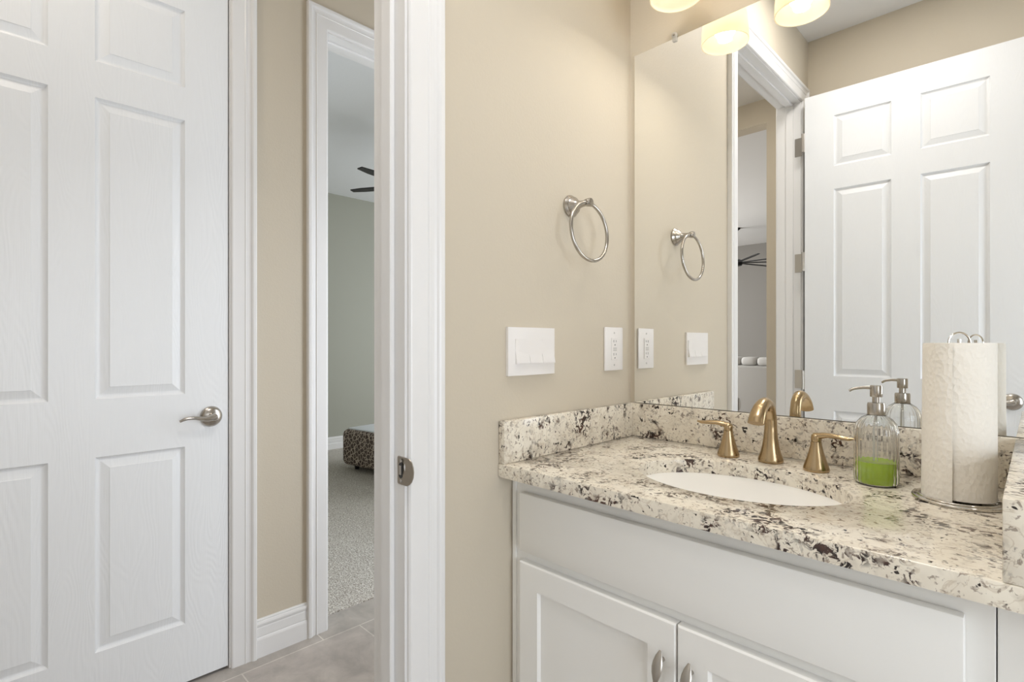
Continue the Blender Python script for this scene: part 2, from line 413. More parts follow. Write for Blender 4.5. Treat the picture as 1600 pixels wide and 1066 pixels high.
# ------------------------------------------------------------------ casings, jambs, baseboards
CP = [(0,0),(0,.007),(.003,.0105),(.006,.0115),(.044,.0125),(.0465,.0145),(.049,.0145),(.0515,.0115),(.060,.0125),(.0655,.0145),(.069,.0185),(.073,.0205),(.081,.0205),(.0835,.0195),(.085,.017),(.085,0)]
def casing_run(bm, x, nx, ya, yb, head, mitre=True):
    """casing round an opening in a wall normal to x. nx = +1/-1 side of the wall face x"""
    P = CP
    def leg(y, s):
        prism(bm, P, lambda p: (x+nx*p[1], y+s*p[0], 0.0), lambda p: (x+nx*p[1], y+s*p[0], head+p[0]))
    leg(ya, -1); leg(yb, 1)
    prism(bm, P, lambda p: (x+nx*p[1], ya-p[0], head+p[0]), lambda p: (x+nx*p[1], yb+p[0], head+p[0]))
def jamb(bm, x0, x1, ya, yb, head, stop=None):
    box(bm, x0, x1, ya-JT, ya, 0, head); box(bm, x0, x1, yb, yb+JT, 0, head); box(bm, x0, x1, ya-JT, yb+JT, head, head+JT)
    if stop:
        s0, s1 = stop; d = .011
        box(bm, s0, s1, ya, ya+d, 0, head-d, .002, 1); box(bm, s0, s1, yb-d, yb, 0, head-d, .002, 1); box(bm, s0, s1, ya, yb, head-d, head, .002, 1)
RV = .005
def trim(n, bm, label, cat='casing'): return struct('trim_%d' % n, bm, M['trim'], label, cat, 11)
bm = NB(); casing_run(bm, XH, 1, LY0-RV, LY1+RV, HEAD+RV); trim(1, bm, 'white moulded casing round the closed hall door')
bm = NB(); jamb(bm, XH-WT, XH, LY0, LY1, HEAD, (XH-.075, XH-.038)); trim(2, bm, 'white jamb lining the closed hall door', 'door jamb')
bm = NB(); casing_run(bm, XH, 1, BY0-RV, BY1+RV, HEAD+RV); trim(3, bm, 'white moulded casing round the bedroom doorway')
bm = NB(); jamb(bm, XH-WT, XH, BY0, BY1, HEAD, (XH-.083, XH-.046)); trim(4, bm, 'white jamb lining the bedroom doorway', 'door jamb')
bm = NB(); casing_run(bm, 0, 1, TY0-RV, TY1+RV, BHEAD+RV); trim(5, bm, 'white moulded casing of the bathroom doorway beside the towel ring wall')
bm = NB(); jamb(bm, -WT, 0, TY0, TY1, BHEAD, (-.074, -.037)); tj = trim(6, bm, 'white bathroom door jamb with the strike plate', 'door jamb')
bm = NB(); casing_run(bm, -WT, -1, TY0-RV, TY1+RV, BHEAD+RV); trim(7, bm, 'white casing of the bathroom doorway on the hall side')
BP = [(0,0),(.014,0),(.014,.066),(.012,.072),(.009,.075),(.0105,.079),(.0105,.108),(.009,.112),(.0115,.118),(.0125,.124),(.0105,.130),(.0065,.133),(.0075,.137),(.005,.1415),(0,.1415)]
def base_x(n, x, nx, y0, y1, label):
    bm = NB(); prism(bm, BP, lambda p: (x+nx*p[0], y0, p[1]), lambda p: (x+nx*p[0], y1, p[1])); o = struct('baseboard_%s' % n, bm, M['trim'], label, 'baseboard', 11)
base_x('hall', XH, 1, LY1+RV+.085, BY0-RV-.085, 'white stepped baseboard between closed door and bedroom doorway')
base_x('bedroom', -4.57, 1, -.6, 3.6, 'white baseboard along the far bedroom wall')
base_x('hall_near', XH, 1, -2.38, LY0-RV-.085, 'white stepped baseboard in the hall before the closed door')
base_x('left', 0, 1, TY1+RV+.0855, -.56, 'white baseboard below the light switch beside the vanity')
# strike plate on the bathroom jamb
def strike():
    bm = NB()
    zc = .9125
    y = TY1-.0012
        # D shaped plate with a lip that wraps the jamb edge
    pts = [(-.031,-.026),(-.029,-.0285),(-.002,-.0285)]
    for k in range(9):
        a = -PI/2+PI*k/8; pts.append((.002+.0135*math.cos(a), .0285*math.sin(a)*(.98 if 0<k<8 else 1)))
    pts += [(-.002,.0285),(-.029,.0285),(-.031,.026)]
    prism(bm, pts, lambda p: (p[0]+.008, y+.001 + (0 if p[0] < .002 else (p[0]-.002)*.55), zc+p[1]), lambda p: (p[0]+.008, y-.0012 + (0 if p[0] < .002 else (p[0]-.002)*.55), zc+p[1]))
    o = finish('strike_plate', bm, M['satin_nickel'], tj, 30); o['label'] = 'satin nickel strike plate on the white jamb'
    bm = NB()
    pts = [(-.019+.0065*math.cos(a), .0075+.0055*math.sin(a)) for a in [PI*k/8 for k in range(9)]]+[(-.019+.0065*math.cos(a), -.0075+.0055*math.sin(a)) for a in [PI+PI*k/8 for k in range(9)]]
    prism(bm, pts, lambda p: (p[0]+.008, y-.0013, zc+p[1]*1.25), lambda p: (p[0]+.008, y-.0018, zc+p[1]*1.25)); finish('latch_hole', bm, M['slot'], o)
    bm = NB()
    box(bm, -.0165, -.0085, y-.0022, y-.0017, zc-.009, zc+.010, .0003, 1); finish('tongue', bm, M['satin_nickel'], o)
    for dz in (-.0205, .0205):
        bm = NB(); lathe(bm, [(.0036, -.0026), (.0036, -.0014)], (-.009, y, zc+dz), 'y', 16); finish('screw', bm, M['nickel'], o)
strike()

# ------------------------------------------------------------------ panel doors
def panel_door_mesh(W, H, T, us, zs):
    """slab in local coords: x along the width 0..W, y thickness 0..T (front face y=0), z 0..H. raised panels on both faces"""
    bm = NB()
    xs = sorted({0, W} | {u for p in us for u in p}); zz = sorted({0, H} | {z for p in zs for z in p})
    prof = [(0, 0), (.0025, .0040), (.006, .0078), (.0100, .0092), (.0135, .0090), (.0360, .0022), (.0372, .0010)]
    for side in (0, 1):
        y0 = 0 if side == 0 else T; sg = 1 if side == 0 else -1
        for i in range(len(xs)-1):
            for j in range(len(zz)-1):
                a, b, c, d = xs[i], xs[i+1], zz[j], zz[j+1]
                isp = (a, b) in us and (c, d) in zs
                if not isp:
                    bm.faces.new([bm.verts.new((x, y0, z)) for x, z in ((a, c), (b, c), (b, d), (a, d))])
                else:
                    rings = [[bm.verts.new((x, y0+sg*dep, z)) for x, z in ((a+o, c+o), (b-o, c+o), (b-o, d-o), (a+o, d-o))] for o, dep in prof]
                    for r, s in zip(rings, rings[1:]):
                        for k in range(4): bm.faces.new((r[k], r[(k+1) % 4], s[(k+1) % 4], s[k]))
                    bm.faces.new(rings[-1])
    for x0, x1, z0, z1 in ((0, W, 0, 0), (0, W, H, H)):
        bm.faces.new([bm.verts.new(p) for p in ((x0, 0, z0), (x1, 0, z0), (x1, T, z0), (x0, T, z0))])
    for x0 in (0, W):
        bm.faces.new([bm.verts.new(p) for p in ((x0, 0, 0), (x0, 0, H), (x0, T, H), (x0, T, 0))])
    bmesh.ops.remove_doubles(bm, verts=bm.verts, dist=1e-5)
    return bm
def lever_handle(door, u, z, face, direction, mat):
    """lever set on a door face. face=-1: sticks out to local -y; lever runs along direction*x"""
    y0 = 0 if face < 0 else .035
    bm = NB(); f = face
    lathe(bm, [(.0355, 0), (.0360, f*.003), (.0340, f*.0075), (.028, f*.0125), (.020, f*.0155), (.0135, f*.0175), (.0125, f*.030), (.0125, f*.040), (.0105, f*.044), (0, f*.0445)], (u, y0, z), 'y', 40)
    r = finish('door_handle', bm, mat, door)
    r['label'] = 'brushed nickel lever handle'
    bm = NB(); d = direction
    path = smooth_path([(u+d*-.004, y0+f*.037, z+.004), (u+d*.012, y0+f*.041, z-.001), (u+d*.032, y0+f*.045, z-.002), (u+d*.060, y0+f*.046, z+.004), (u+d*.085, y0+f*.044, z+.004), (u+d*.104, y0+f*.040, z-.004)], 6)
    n = len(path); sweep(bm, path, interp([.0115, .0105, .0075, .0062, .0058, .0042], n), 14, flat=interp([1.1, 1.1, 1.2, 1.2, 1.15, 1.1], n), side=(0, 0, 1))
    finish('lever', bm, mat, r)
    return r
DW, DT = .8632, .035
PU = [(.1345, .3765), (.4855, .7285)]
PZ = [(.201, .808), (.988, 1.9255), (2.038, 2.300)]
mesh_bm = panel_door_mesh(DW, 2.428, DT, PU, PZ)
d1 = finish('door_1', mesh_bm, M['door'], None, 7)
# local +x -> world +y, local y (thickness, front=0) -> world -x
d1.matrix_world = Matrix(((0, -1, 0, XH-.0005), (1, 0, 0, LY0+.0035), (0, 0, 1, .012), (0, 0, 0, 1)))
tag(d1, 'closed white six-panel door with lever handle across the hall', 'door', kind='structure')
lever_handle(d1, DW-.0555, .904, -1, -1, M['nickel'])
bm = NB(); box(bm, DW-.001, DW+.0018, .004, .030, .8855, .9245); lb = finish('latch_plate', bm, M['satin_nickel'], d1)
bm = NB(); box(bm, DW+.0016, DW+.0034, .004, .018, .897, .913, .0005, 1); finish('latch_bolt', bm, M['nickel'], lb)

BW = .868
BU = [(.1345, .378), (.490, .7335)]
BZ = [(.201, .812), (.992, 1.962), (2.080, 2.343)]
d2 = finish('door_2', panel_door_mesh(BW, 2.473, DT, BU, BZ), M['door'], None, 7)
# opened into the room: width runs along +x, face local y=0 looks at the mirror (+y)
ang = math.radians(-2.6)
R = Matrix.Rotation(ang, 4, 'Z')
d2.matrix_world = Matrix.Translation((.034, TY0+.052, .012)) @ R @ Matrix(((1, 0, 0, 0), (0, -1, 0, 0), (0, 0, 1, 0), (0, 0, 0, 1)))
tag(d2, 'white six-panel bathroom door standing open, seen in the mirror', 'door', kind='structure')
lever_handle(d2, BW-.064, .908, -1, -1, M['nickel'])
for hz in (.33, .965, 1.60, 2.235):
    bm = NB()
    lathe(bm, [(.006, -.05), (.006, .05)], (-.009, -.004, hz), 'z', 14)
    prism(bm, [(-.010, -.0035), (-.004, -.0035), (.0, -.0015), (0, .0)], lambda p: (p[0], p[1], hz-.05), lambda p: (p[0], p[1], hz+.05))
    h = finish('hinge', bm, M['satin_nickel'], d2); h['label'] = 'satin nickel hinge'
for hz in (.342, .977, 1.612, 2.247):
    bm = NB(); box(bm, -.030, .006, TY0, TY0+.0022, hz-.05, hz+.05, .0008, 1)
    o = finish('hinge_leaf', bm, M['satin_nickel'], tj)
    o['label'] = 'satin nickel hinge leaf let into the white jamb'

# ------------------------------------------------------------------ vanity
CT = .886; CB = .8545; CF = -.5797; XR = .8834; XE = 1.30; TS = .021
vc = thing('vanity_cabinet', 'white shaker vanity cabinet below the granite counter', 'cabinet', (0, 0, 0))
FY = -.531; DY = -.551
bm = NB()
box(bm, .016, XE, FY+.02, -.002, .09, CB)
box(bm, .016, .876, FY, FY+.02, .09, CB, .0008, 1)
box(bm, .05, XE, -.46, FY+.06, 0, .09)
finish('body', bm, M['cabinet'], vc)
bm = NB(); box(bm, .002, .0158, FY-.004, FY+.02, 0, CB, .004, 2); o = finish('scribe_strip', bm, M['cabinet'], vc)
bm = NB(); box(bm, .8775, XE, FY, FY+.02, .09, CB, .0008, 1); finish('filler_panel', bm, M['cabinet'], vc)
bm = NB(); box(bm, .0425, .8465, DY, FY-.0005, .6815, .8195, .003, 2); finish('drawer_front', bm, M['cabinet'], vc)
def shaker(x0, x1, z0, z1):
    bm = NB(); s = .058; t = FY-.0005
    a = [(x0, z0), (x1, z0), (x1, z1), (x0, z1)]
    rings = []
    for o, y in ((0, t), (0, DY+.003), (.003, DY), (s, DY), (s+.0045, DY+.0075), (s+.0055, DY+.0075)):
        rings.append([bm.verts.new(p) for p in ((x0+o, y, z0+o), (x1-o, y, z0+o), (x1-o, y, z1-o), (x0+o, y, z1-o))])
    for r, q in zip(rings, rings[1:]):
        for k in range(4): bm.faces.new((r[k], r[(k+1) % 4], q[(k+1) % 4], q[k]))
    bm.faces.new(rings[-1]); bm.faces.new(rings[0][::-1])
    return finish('door', bm, M['cabinet'], vc, 20)
def pull(door, x, ztop):
    bm = NB(); n = 15
    path = []; rad = []; fl = []
    for i in range(n):
        t = i/(n-1); s = 2*t-1
        path.append(Vector((x, DY-.010-.020*(1-s*s), ztop-.128*t)))
        w = abs(s)
        rad.append(.0035+.0070*max(0, math.sin(PI*min(1, max(0, (w-.18)/.82))))**1.0)
        fl.append(.42)
    rad[0] = rad[-1] = .0022
    sweep(bm, path, rad, 12, flat=fl, side=(1, 0, 0))
    for zz in (ztop-.020, ztop-.108):
        lathe(bm, [(.004, 0), (.004, -.017)], (x, DY+.0002, zz), 'y', 12)
    o = finish('handle', bm, M['satin_nickel'], door); o['label'] = 'brushed nickel bow pull'
dl = shaker(.0425, .4440, .115, .6575); pull(dl, .4190, .604)
dr = shaker(.4468, .8465, .115, .6575); pull(dr, .4755, .604)

SC = (.459, -.3215); SA, SB = .212, .1513
ct = thing('countertop', 'cream granite countertop with dark specks and splashes on the vanity', 'countertop', (0, 0, 0))
def slab_with_hole():
    bm = NB(); n = 96
    x0, x1, y0, y1 = .0012, XE, CF, -.0012
    r = .003
    def outer(t, ins):
        # ray from sink centre to the rectangle border
        dx, dy = math.cos(t), math.sin(t); k = 1e9
        if dx > 1e-9: k = min(k, (x1-ins-SC[0])/dx)
        if dx < -1e-9: k = min(k, (x0+ins-SC[0])/dx)
        if dy > 1e-9: k = min(k, (y1-ins-SC[1])/dy)
        if dy < -1e-9: k = min(k, (y0+ins-SC[1])/dy)
        return SC[0]+dx*k, SC[1]+dy*k
    angs = [2*PI*i/n for i in range(n)]
    for cx, cy in ((x0, y0), (x1, y0), (x1, y1), (x0, y1)):
        angs.append(math.atan2(cy-SC[1], cx-SC[0]) % (2*PI))
    angs = sorted(set(angs)); n = len(angs)
    def ell(t, g):
        # point of the ellipse in direction t
        k = 1/math.sqrt((math.cos(t)/(SA+g))**2+(math.sin(t)/(SB+g))**2); return SC[0]+k*math.cos(t), SC[1]+k*math.sin(t)
    R = []
    R.append([(*ell(t, 0), CB) for t in angs]); R.append([(*ell(t, 0), CT-r) for t in angs])
    R.append([(*ell(t, r*.3), CT-r*.3) for t in angs]); R.append([(*ell(t, r), CT) for t in angs])
    R.append([(*outer(t, r), CT) for t in angs]); R.append([(*outer(t, r*.3), CT-r*.3) for t in angs])
    R.append([(*outer(t, 0), CT-r) for t in angs]); R.append([(*outer(t, 0), CB) for t in angs])
    V = [[bm.verts.new(p) for p in ring] for ring in R]
    for a, b in zip(V, V[1:]+V[:1]):
        for i in range(n): bm.faces.new((a[i], a[(i+1) % n], b[(i+1) % n], b[i]))
    return bm
finish('slab', slab_with_hole(), M['granite'], ct, 30)
SPT = .9876
bm = NB(); box(bm, .0012, XR+TS, -.0215, -.0012, CT+.0002, SPT, .0015, 2); finish('backsplash', bm, M['granite'], ct)
bm = NB(); box(bm, .0012, TS, CF+.001, -.0217, CT+.0002, SPT, .0015, 2); finish('side_splash', bm, M['granite'], ct)
bm = NB(); box(bm, XR, XR+.030, CF+.001, -.0217, CT+.0002, SPT, .0015, 2); finish('side_splash', bm, M['granite'], ct)

def sink():
    bm = NB(); n = 64; prof = [(1.10, CB-.0015), (1.035, CB-.0015), (1.02, CB-.004), (1.0, CB-.02), (.965, CB-.06), (.88, CB-.10), (.70, CB-.128), (.45, CB-.141), (.2, CB-.146), (.10, CB-.147)]
    rings = []
    for k, z in prof:
        rings.append([bm.verts.new((SC[0]+SA*k*math.cos(2*PI*i/n), SC[1]+SB*k*math.sin(2*PI*i/n), z)) for i in range(n)])
    outer = [(.12, CB-.158), (.5, CB-.152), (.8, CB-.135), (.95, CB-.10), (1.03, CB-.06), (1.06, CB-.012), (1.10, CB-.010)]
    for k, z in outer:
        rings.append([bm.verts.new((SC[0]+SA*k*math.cos(2*PI*i/n), SC[1]+SB*k*math.sin(2*PI*i/n), z)) for i in range(n)])
    for a, b in zip(rings, rings[1:]+rings[:1]):
        for i in range(n): bm.faces.new((a[i], a[(i+1) % n], b[(i+1) % n], b[i]))
    o = finish('sink_basin', bm, M['porcelain'], None, 50)
    tag(o, 'oval off-white undermount sink basin set into the granite counter', 'sink')
    bm = NB(); lathe(bm, [(.026, CB-.1455), (.026, CB-.1435), (.020, CB-.142), (0, CB-.1425)], (SC[0], SC[1], 0), 'z', 32); finish('drain', bm, M['nickel'], o)
sink()

# faucet: spout and two lever handles
fc = thing('faucet', 'champagne bronze widespread faucet behind the oval sink', 'faucet', (.456, -.100, CT))
def spout():
    bm = NB()
    lathe(bm, [(.0270, .0002), (.0285, .002), (.0285, .006), (.0265, .013), (.0225, .025), (.0190, .040), (.0165, .056), (.0152, .070)], (0, 0, 0), 'z', 40)
    path = smooth_path([(0, 0, .066), (0, .001, .090), (0, -.001, .112), (0, -.012, .135), (0, -.037, .1455), (0, -.065, .1370), (0, -.085, .1200), (0, -.095, .1035)], 7)
    n = len(path); sweep(bm, path, interp([.0152, .0140, .0135, .0135, .0145, .0165, .0180, .0185], n), 24, flat=interp([1, 1, 1, 1, .98, .85, .7, .62], n), side=(1, 0, 0))
    return finish('spout', bm, M['bronze'], fc, 50)
spout()
def fhandle(dx, dy, direction):
    bm = NB()
    lathe(bm, [(.0250, .0002), (.0265, .002), (.0265, .006), (.0245, .013), (.0195, .028), (.0150, .044), (.0118, .058), (.0108, .066)], (dx, dy, 0), 'z', 36)
    o = finish('handle', bm, M['bronze'], fc, 50)
    bm = NB(); d = direction
    lathe(bm, [(.0098, .0662), (.0104, .0668), (.0106, .0690), (.0108, .076), (.0095, .0815), (.005, .084), (0, .0845)], (dx, dy, 0), 'z', 28)
    path = smooth_path([(dx-d*.004, dy, .0775), (dx+d*.010, dy-.001, .0805), (dx+d*.026, dy-.003, .0835), (dx+d*.046, dy-.006, .0830), (dx+d*.064, dy-.009, .0815), (dx+d*.077, dy-.011, .0835)], 6)
    n = len(path); sweep(bm, path, interp([.0090, .0090, .0094, .0105, .0096, .0040], n), 16, flat=interp([.9, .8, .62, .52, .46, .5], n), side=(0, 1, 0))
    finish('lever', bm, M['bronze'], o, 50)
fhandle(-.0995, -.008, -1); fhandle(.1045, -.0205, 1)

# soap dispenser
sd = thing('soap_dispenser', 'ribbed clear glass soap dispenser a third full of green soap', 'soap dispenser', (.680, -.155, CT))
def bottle():
    bm = NB(); rib = lambda a, k: 1+.013*math.cos(26*a) if 2 <= k <= 11 else 1
    outp = [(.030, .0004), (.0355, .0015), (.0380, .006), (.0385, .015), (.0385, .040), (.0385, .070), (.0385, .098), (.0380, .112), (.0345, .124), (.0270, .1345), (.0185, .1405), (.0140, .1435), (.0130, .150), (.0125, .152)]
    inp = [(.0105, .152), (.0105, .1425), (.0170, .1388), (.0262, .1325), (.0334, .1225), (.0366, .111), (.0371, .098), (.0371, .070), (.0371, .040), (.0371, .010), (.0345, .0045), (.0, .0035)]
    lathe(bm, outp+inp, (0, 0, 0), 'z', 130, rfun=lambda a, k: 1+.016*math.cos(26*a) if 2 <= k <= 9 else 1, cap=True)
    return finish('bottle', bm, M['glass'], sd, 60)
bottle()
bm = NB(); lathe(bm, [(.0, .0038), (.0343, .0048), (.0369, .0102), (.0369, .044), (.0369, .0475), (.036, .0472), (0, .0470)], (0, 0, 0), 'z', 64); finish('soap', bm, M['soap'], sd)
def pump():
    bm = NB()
    lathe(bm, [(.0153, .1415), (.0158, .1425), (.0158, .1625), (.0148, .1665), (.0095, .1670), (.0070, .1672), (.0070, .1780), (.0105, .1785), (.0110, .1792), (.0110, .2000), (.0103, .2020), (0, .2025)], (0, 0, 0), 'z', 36)
    o = finish('pump', bm, M['nickel'], sd, 40); o['label'] = 'brushed nickel pump head'
    bm = NB(); d = Vector((-.93, -.36, 0)).normalized()
    path = smooth_path([d*.008+Vector((0, 0, .197)), d*.024+Vector((0, 0, .1965)), d*.040+Vector((0, 0, .1935)), d*.0475+Vector((0, 0, .1890))], 5)
    sweep(bm, path, interp([.0036, .0030, .0027, .0026], len(path)), 12); finish('nozzle', bm, M['nickel'], o)
    bm = NB(); lathe(bm, [(.0028, .012), (.0028, .1415)], (0, 0, 0), 'z', 10); finish('dip_tube', bm, M['clip'], o)
pump()

# paper towel holder and roll
TX, TY = .8125, -.187
th = thing('paper_towel_holder', 'steel wire paper towel stand with looped top beside the soap dispenser', 'paper towel holder', (TX, TY, CT))
def circ(r, z, n=48, c=(0, 0)): return [Vector((c[0]+r*math.cos(2*PI*i/n), c[1]+r*math.sin(2*PI*i/n), z)) for i in range(n)]
bm = NB(); sweep(bm, circ(.0675, .0032), .0030, 10, closed=True); sweep(bm, circ(.0605, .0062), .0022, 10, closed=True)
for k in range(3):
    a = 2*PI*k/3+.4; sweep(bm, [Vector((.0675*math.cos(a), .0675*math.sin(a), .0040)), Vector((.03*math.cos(a), .03*math.sin(a), .0045)), Vector((0, 0, .0045))], .0022, 8)
finish('base_ring', bm, M['steel'], th)
bm = NB(); sweep(bm, [Vector((0, 0, .003)), Vector((0, 0, .296))], .0030, 10); finish('rod', bm, M['steel'], th)
bm = NB(); dirv = Vector((.70, .71, 0))
for off in (0.0,):
    pts = [dirv*off+dirv*.0200*math.cos(a)+Vector((0, 0, .2885+.0195*math.sin(a))) for a in [2*PI*k/28 for k in range(28)]]
    sweep(bm, pts, .0016, 8, closed=True)
finish('loop', bm, M['steel'], th)
def roll():
    t = thing('paper_towel_roll', 'white embossed paper towel roll on the steel stand', 'paper towel roll', (TX, TY, CT))
    bm = NB(); n = 72; H0, H1 = .0102, .2890; seam = math.radians(264)
    def rr(a, h):
        k = (a-seam) % (2*PI)/(2*PI)
        return .0512+.0009*k+.0022*(1-h)*(k)
    prof = [(0, H0), (.4, H0), (1, H0+.0012), (1, H0+.02), (1, .12), (1, .22), (1, H1-.002), (.985, H1), (.40, H1-.0005), (.40, H0+.001)]
    rings = []
    angs = [seam+2*PI*i/n for i in range(n)]+[seam+2*PI-1e-4]
    for s, h in [(1, H0), (1, H0+.05), (1, .12), (1, .22), (1, H1-.0015), (.985, H1), (.41, H1)]:
        rings.append([bm.verts.new((s*rr(a if a < seam+2*PI-2e-4 else seam+2*PI-1e-4, (h-H0)/(H1-H0))*math.cos(a), s*rr(a, (h-H0)/(H1-H0))*math.sin(a), h)) for a in angs])
    inner = [bm.verts.new((.0205*math.cos(a), .0205*math.sin(a), H0)) for a in angs]
    seq = [inner]+rings+[inner]
    m = len(angs)
    for a, b in zip(seq, seq[1:]):
        for i in range(m):
            j = (i+1) % m
            try: bm.faces.new((a[i], a[j], b[j], b[i]))
            except ValueError: pass
    finish('paper', bm, M['paper'], t, 40)
    bm = NB(); lathe(bm, [(.0203, H0), (.0203, H1-.001), (.0190, H1-.001), (.0190, H0), (.0203, H0)], (0, 0, 0), 'z', 36, cap=False); c = finish('core', bm, pbr('brown_card', (.45, .34, .24), .9), t); c['label'] = 'brown cardboard core'
    # loose end of the outer sheet, hanging a little off the roll
    bm = NB(); pts = []
    for i in range(15):
        a = seam+.02-1.5*(1-i/14)
        lift = .0005+.0016*(i/14)**2
        pts.append((a, lift))
    V = []
    for h in (H0-.0035, .10, .20, H1-.001):
        k = (h-H0)/(H1-H0); r0 = .0527+.0022*(1-k)
        out = [((r0+l*(1.0-.55*k))*math.cos(a), (r0+l*(1.0-.55*k))*math.sin(a)) for a, l in pts]
        inn = [((r0+l*(1.0-.55*k)-.0004)*math.cos(a), (r0+l*(1.0-.55*k)-.0004)*math.sin(a)) for a, l in pts][::-1]
        V.append([bm.verts.new((x, y, h)) for x, y in out+inn])
    m = len(V[0])
    for p, q in zip(V, V[1:]):
        for i in range(m): bm.faces.new((p[i], p[(i+1) % m], q[(i+1) % m], q[i]))
    for ring in (V[0], V[-1]):
        for i in range(len(pts)-1): bm.faces.new((ring[i], ring[i+1], ring[m-2-i], ring[m-1-i]))
    finish('loose_sheet', bm, M['paper'], t, 30)
roll()

# ------------------------------------------------------------------ mirror, towel ring, switch, outlet
bm = NB(); box(bm, .0195, 2.05, -.0075, -.0012, .9895, 2.0762)
mi = finish('wall_mirror', bm, M['mirror']); tag(mi, 'large frameless wall mirror above the granite backsplash', 'mirror')
def mclip(x):
    bm = NB(); lathe(bm, [(.0085, -.0078), (.0085, -.0130), (.006, -.0145), (0, -.0147)], (x, 0, 2.0835), 'y', 24)
    box(bm, x-.007, x+.007, -.0125, -.0078, 2.066, 2.084, .0012, 1)
    o = finish('clip', bm, M['clip'], mi); o['label'] = 'clear plastic mirror clip'
    bm = NB(); lathe(bm, [(.0035, -.0148), (.003, -.0160), (0, -.0163)], (x, 0, 2.0835), 'y', 16); finish('screw', bm, M['nickel'], o)
mclip(.157); mclip(1.15)

tr = thing('towel_ring', 'brushed nickel towel ring on the beige wall above the switches', 'towel ring', (0, -.3045, 1.5525))
bm = NB(); lathe(bm, [(.0290, .0005), (.0305, .002), (.0305, .005), (.0270, .009), (.0245, .0115), (.0250, .014), (.0225, .018), (.0150, .024), (.0105, .032), (.0088, .042), (.0085, .052), (.0098, .056), (.0110, .060), (.0110, .069), (.0095, .072), (0, .0725)], (0, 0, 0), 'x', 40); finish('post', bm, M['nickel'], tr, 40)
bm = NB(); lathe(bm, [(.0075, -.013), (.0085, -.012), (.0085, .012), (.0075, .013)], (.0620, 0, -.0015), 'y', 20); finish('knuckle', bm, M['nickel'], tr)
bm = NB(); RR = .0780
pts = [Vector((.0620+.010*(1-math.cos(a))*.5, RR*math.sin(a)*1.02, -.0015-RR+RR*math.cos(a))) for a in [2*PI*k/72 for k in range(72)]]
sweep(bm, pts, .0049, 14, closed=True); finish('ring', bm, M['nickel'], tr)

ls = thing('light_switch', 'white triple rocker light switch on the beige wall', 'light switch', (0, -.4665, 1.1540))
def rounded_plate(bm, hw, hh, d, bul):
    pts = []
    n = 12
    for i in range(n+1): pts.append((-hw+2*hw*i/n, d*(1-.0)+bul*(1-((2*i/n-1))**2)))
    poly = [(-hw, .0004)]+pts+[(hw, .0004)]
    prism(bm, poly, lambda p: (p[1], p[0], -hh), lambda p: (p[1], p[0], hh))
bm = NB(); rounded_plate(bm, .0865, .0598, .0075, .0045); bmesh.ops.bevel(bm, geom=[e for e in bm.edges if e.calc_face_angle(0) > .8], offset=.0012, segments=2, affect='EDGES'); finish('plate', bm, M['plastic'], ls, 30)
for y0, y1 in ((-.0635, -.0164), (-.0148, .0318), (.0334, .0795)):
    bm = NB()
    prof = [(.0060, .0305), (.0118, .0305), (.0100, .0020), (.0162, -.0285), (.0160, -.0305), (.0060, -.0305)]
    prism(bm, prof, lambda p: (p[0], y0, p[1]), lambda p: (p[0], y1, p[1]))
    finish('rocker', bm, M['plastic'], ls, 20)
ou = thing('wall_outlet', 'white two-socket wall outlet beside the mirror above the side splash', 'outlet', (0, -.1003, 1.1570))
bm = NB(); box(bm, .0004, .0065, -.0470, .0470, -.0655, .0655, .0022, 2); finish('plate', bm, M['plastic'], ou)
bm = NB(); box(bm, .0066, .0090, -.0165, .0165, -.0335, .0335, .0008, 1); fo = finish('receptacle', bm, M['plastic'], ou)
for zc in (.0205, -.0190):
    bm = NB(); box(bm, .0091, .00935, -.0072, -.0054, zc-.001, zc+.0065); finish('slot', bm, M['slot'], fo)
    bm = NB(); box(bm, .0091, .00935, .0054, .0070, zc-.0003, zc+.0060); finish('slot', bm, M['slot'], fo)
    bm = NB(); lathe(bm, [(.0022, .0091), (.0022, .00935)], (0, 0, zc-.0085), 'x', 12); finish('ground_hole', bm, M['slot'], fo)
grey_b = pbr('grey_buttons', (.62, .60, .57), .4)
for z0, z1 in ((-.0002, .0042), (-.0062, -.0018)):
    bm = NB(); box(bm, .0091, .0098, -.009, .009, z0, z1, .0003, 1); finish('test_button', bm, grey_b, fo)
for zz in (.0485, -.0485):
    bm = NB(); lathe(bm, [(.0030, .0066), (.0028, .0073), (0, .0075)], (0, 0, zz), 'x', 14); finish('screw', bm, pbr('screw_grey', (.55, .53, .50), .4), ou)

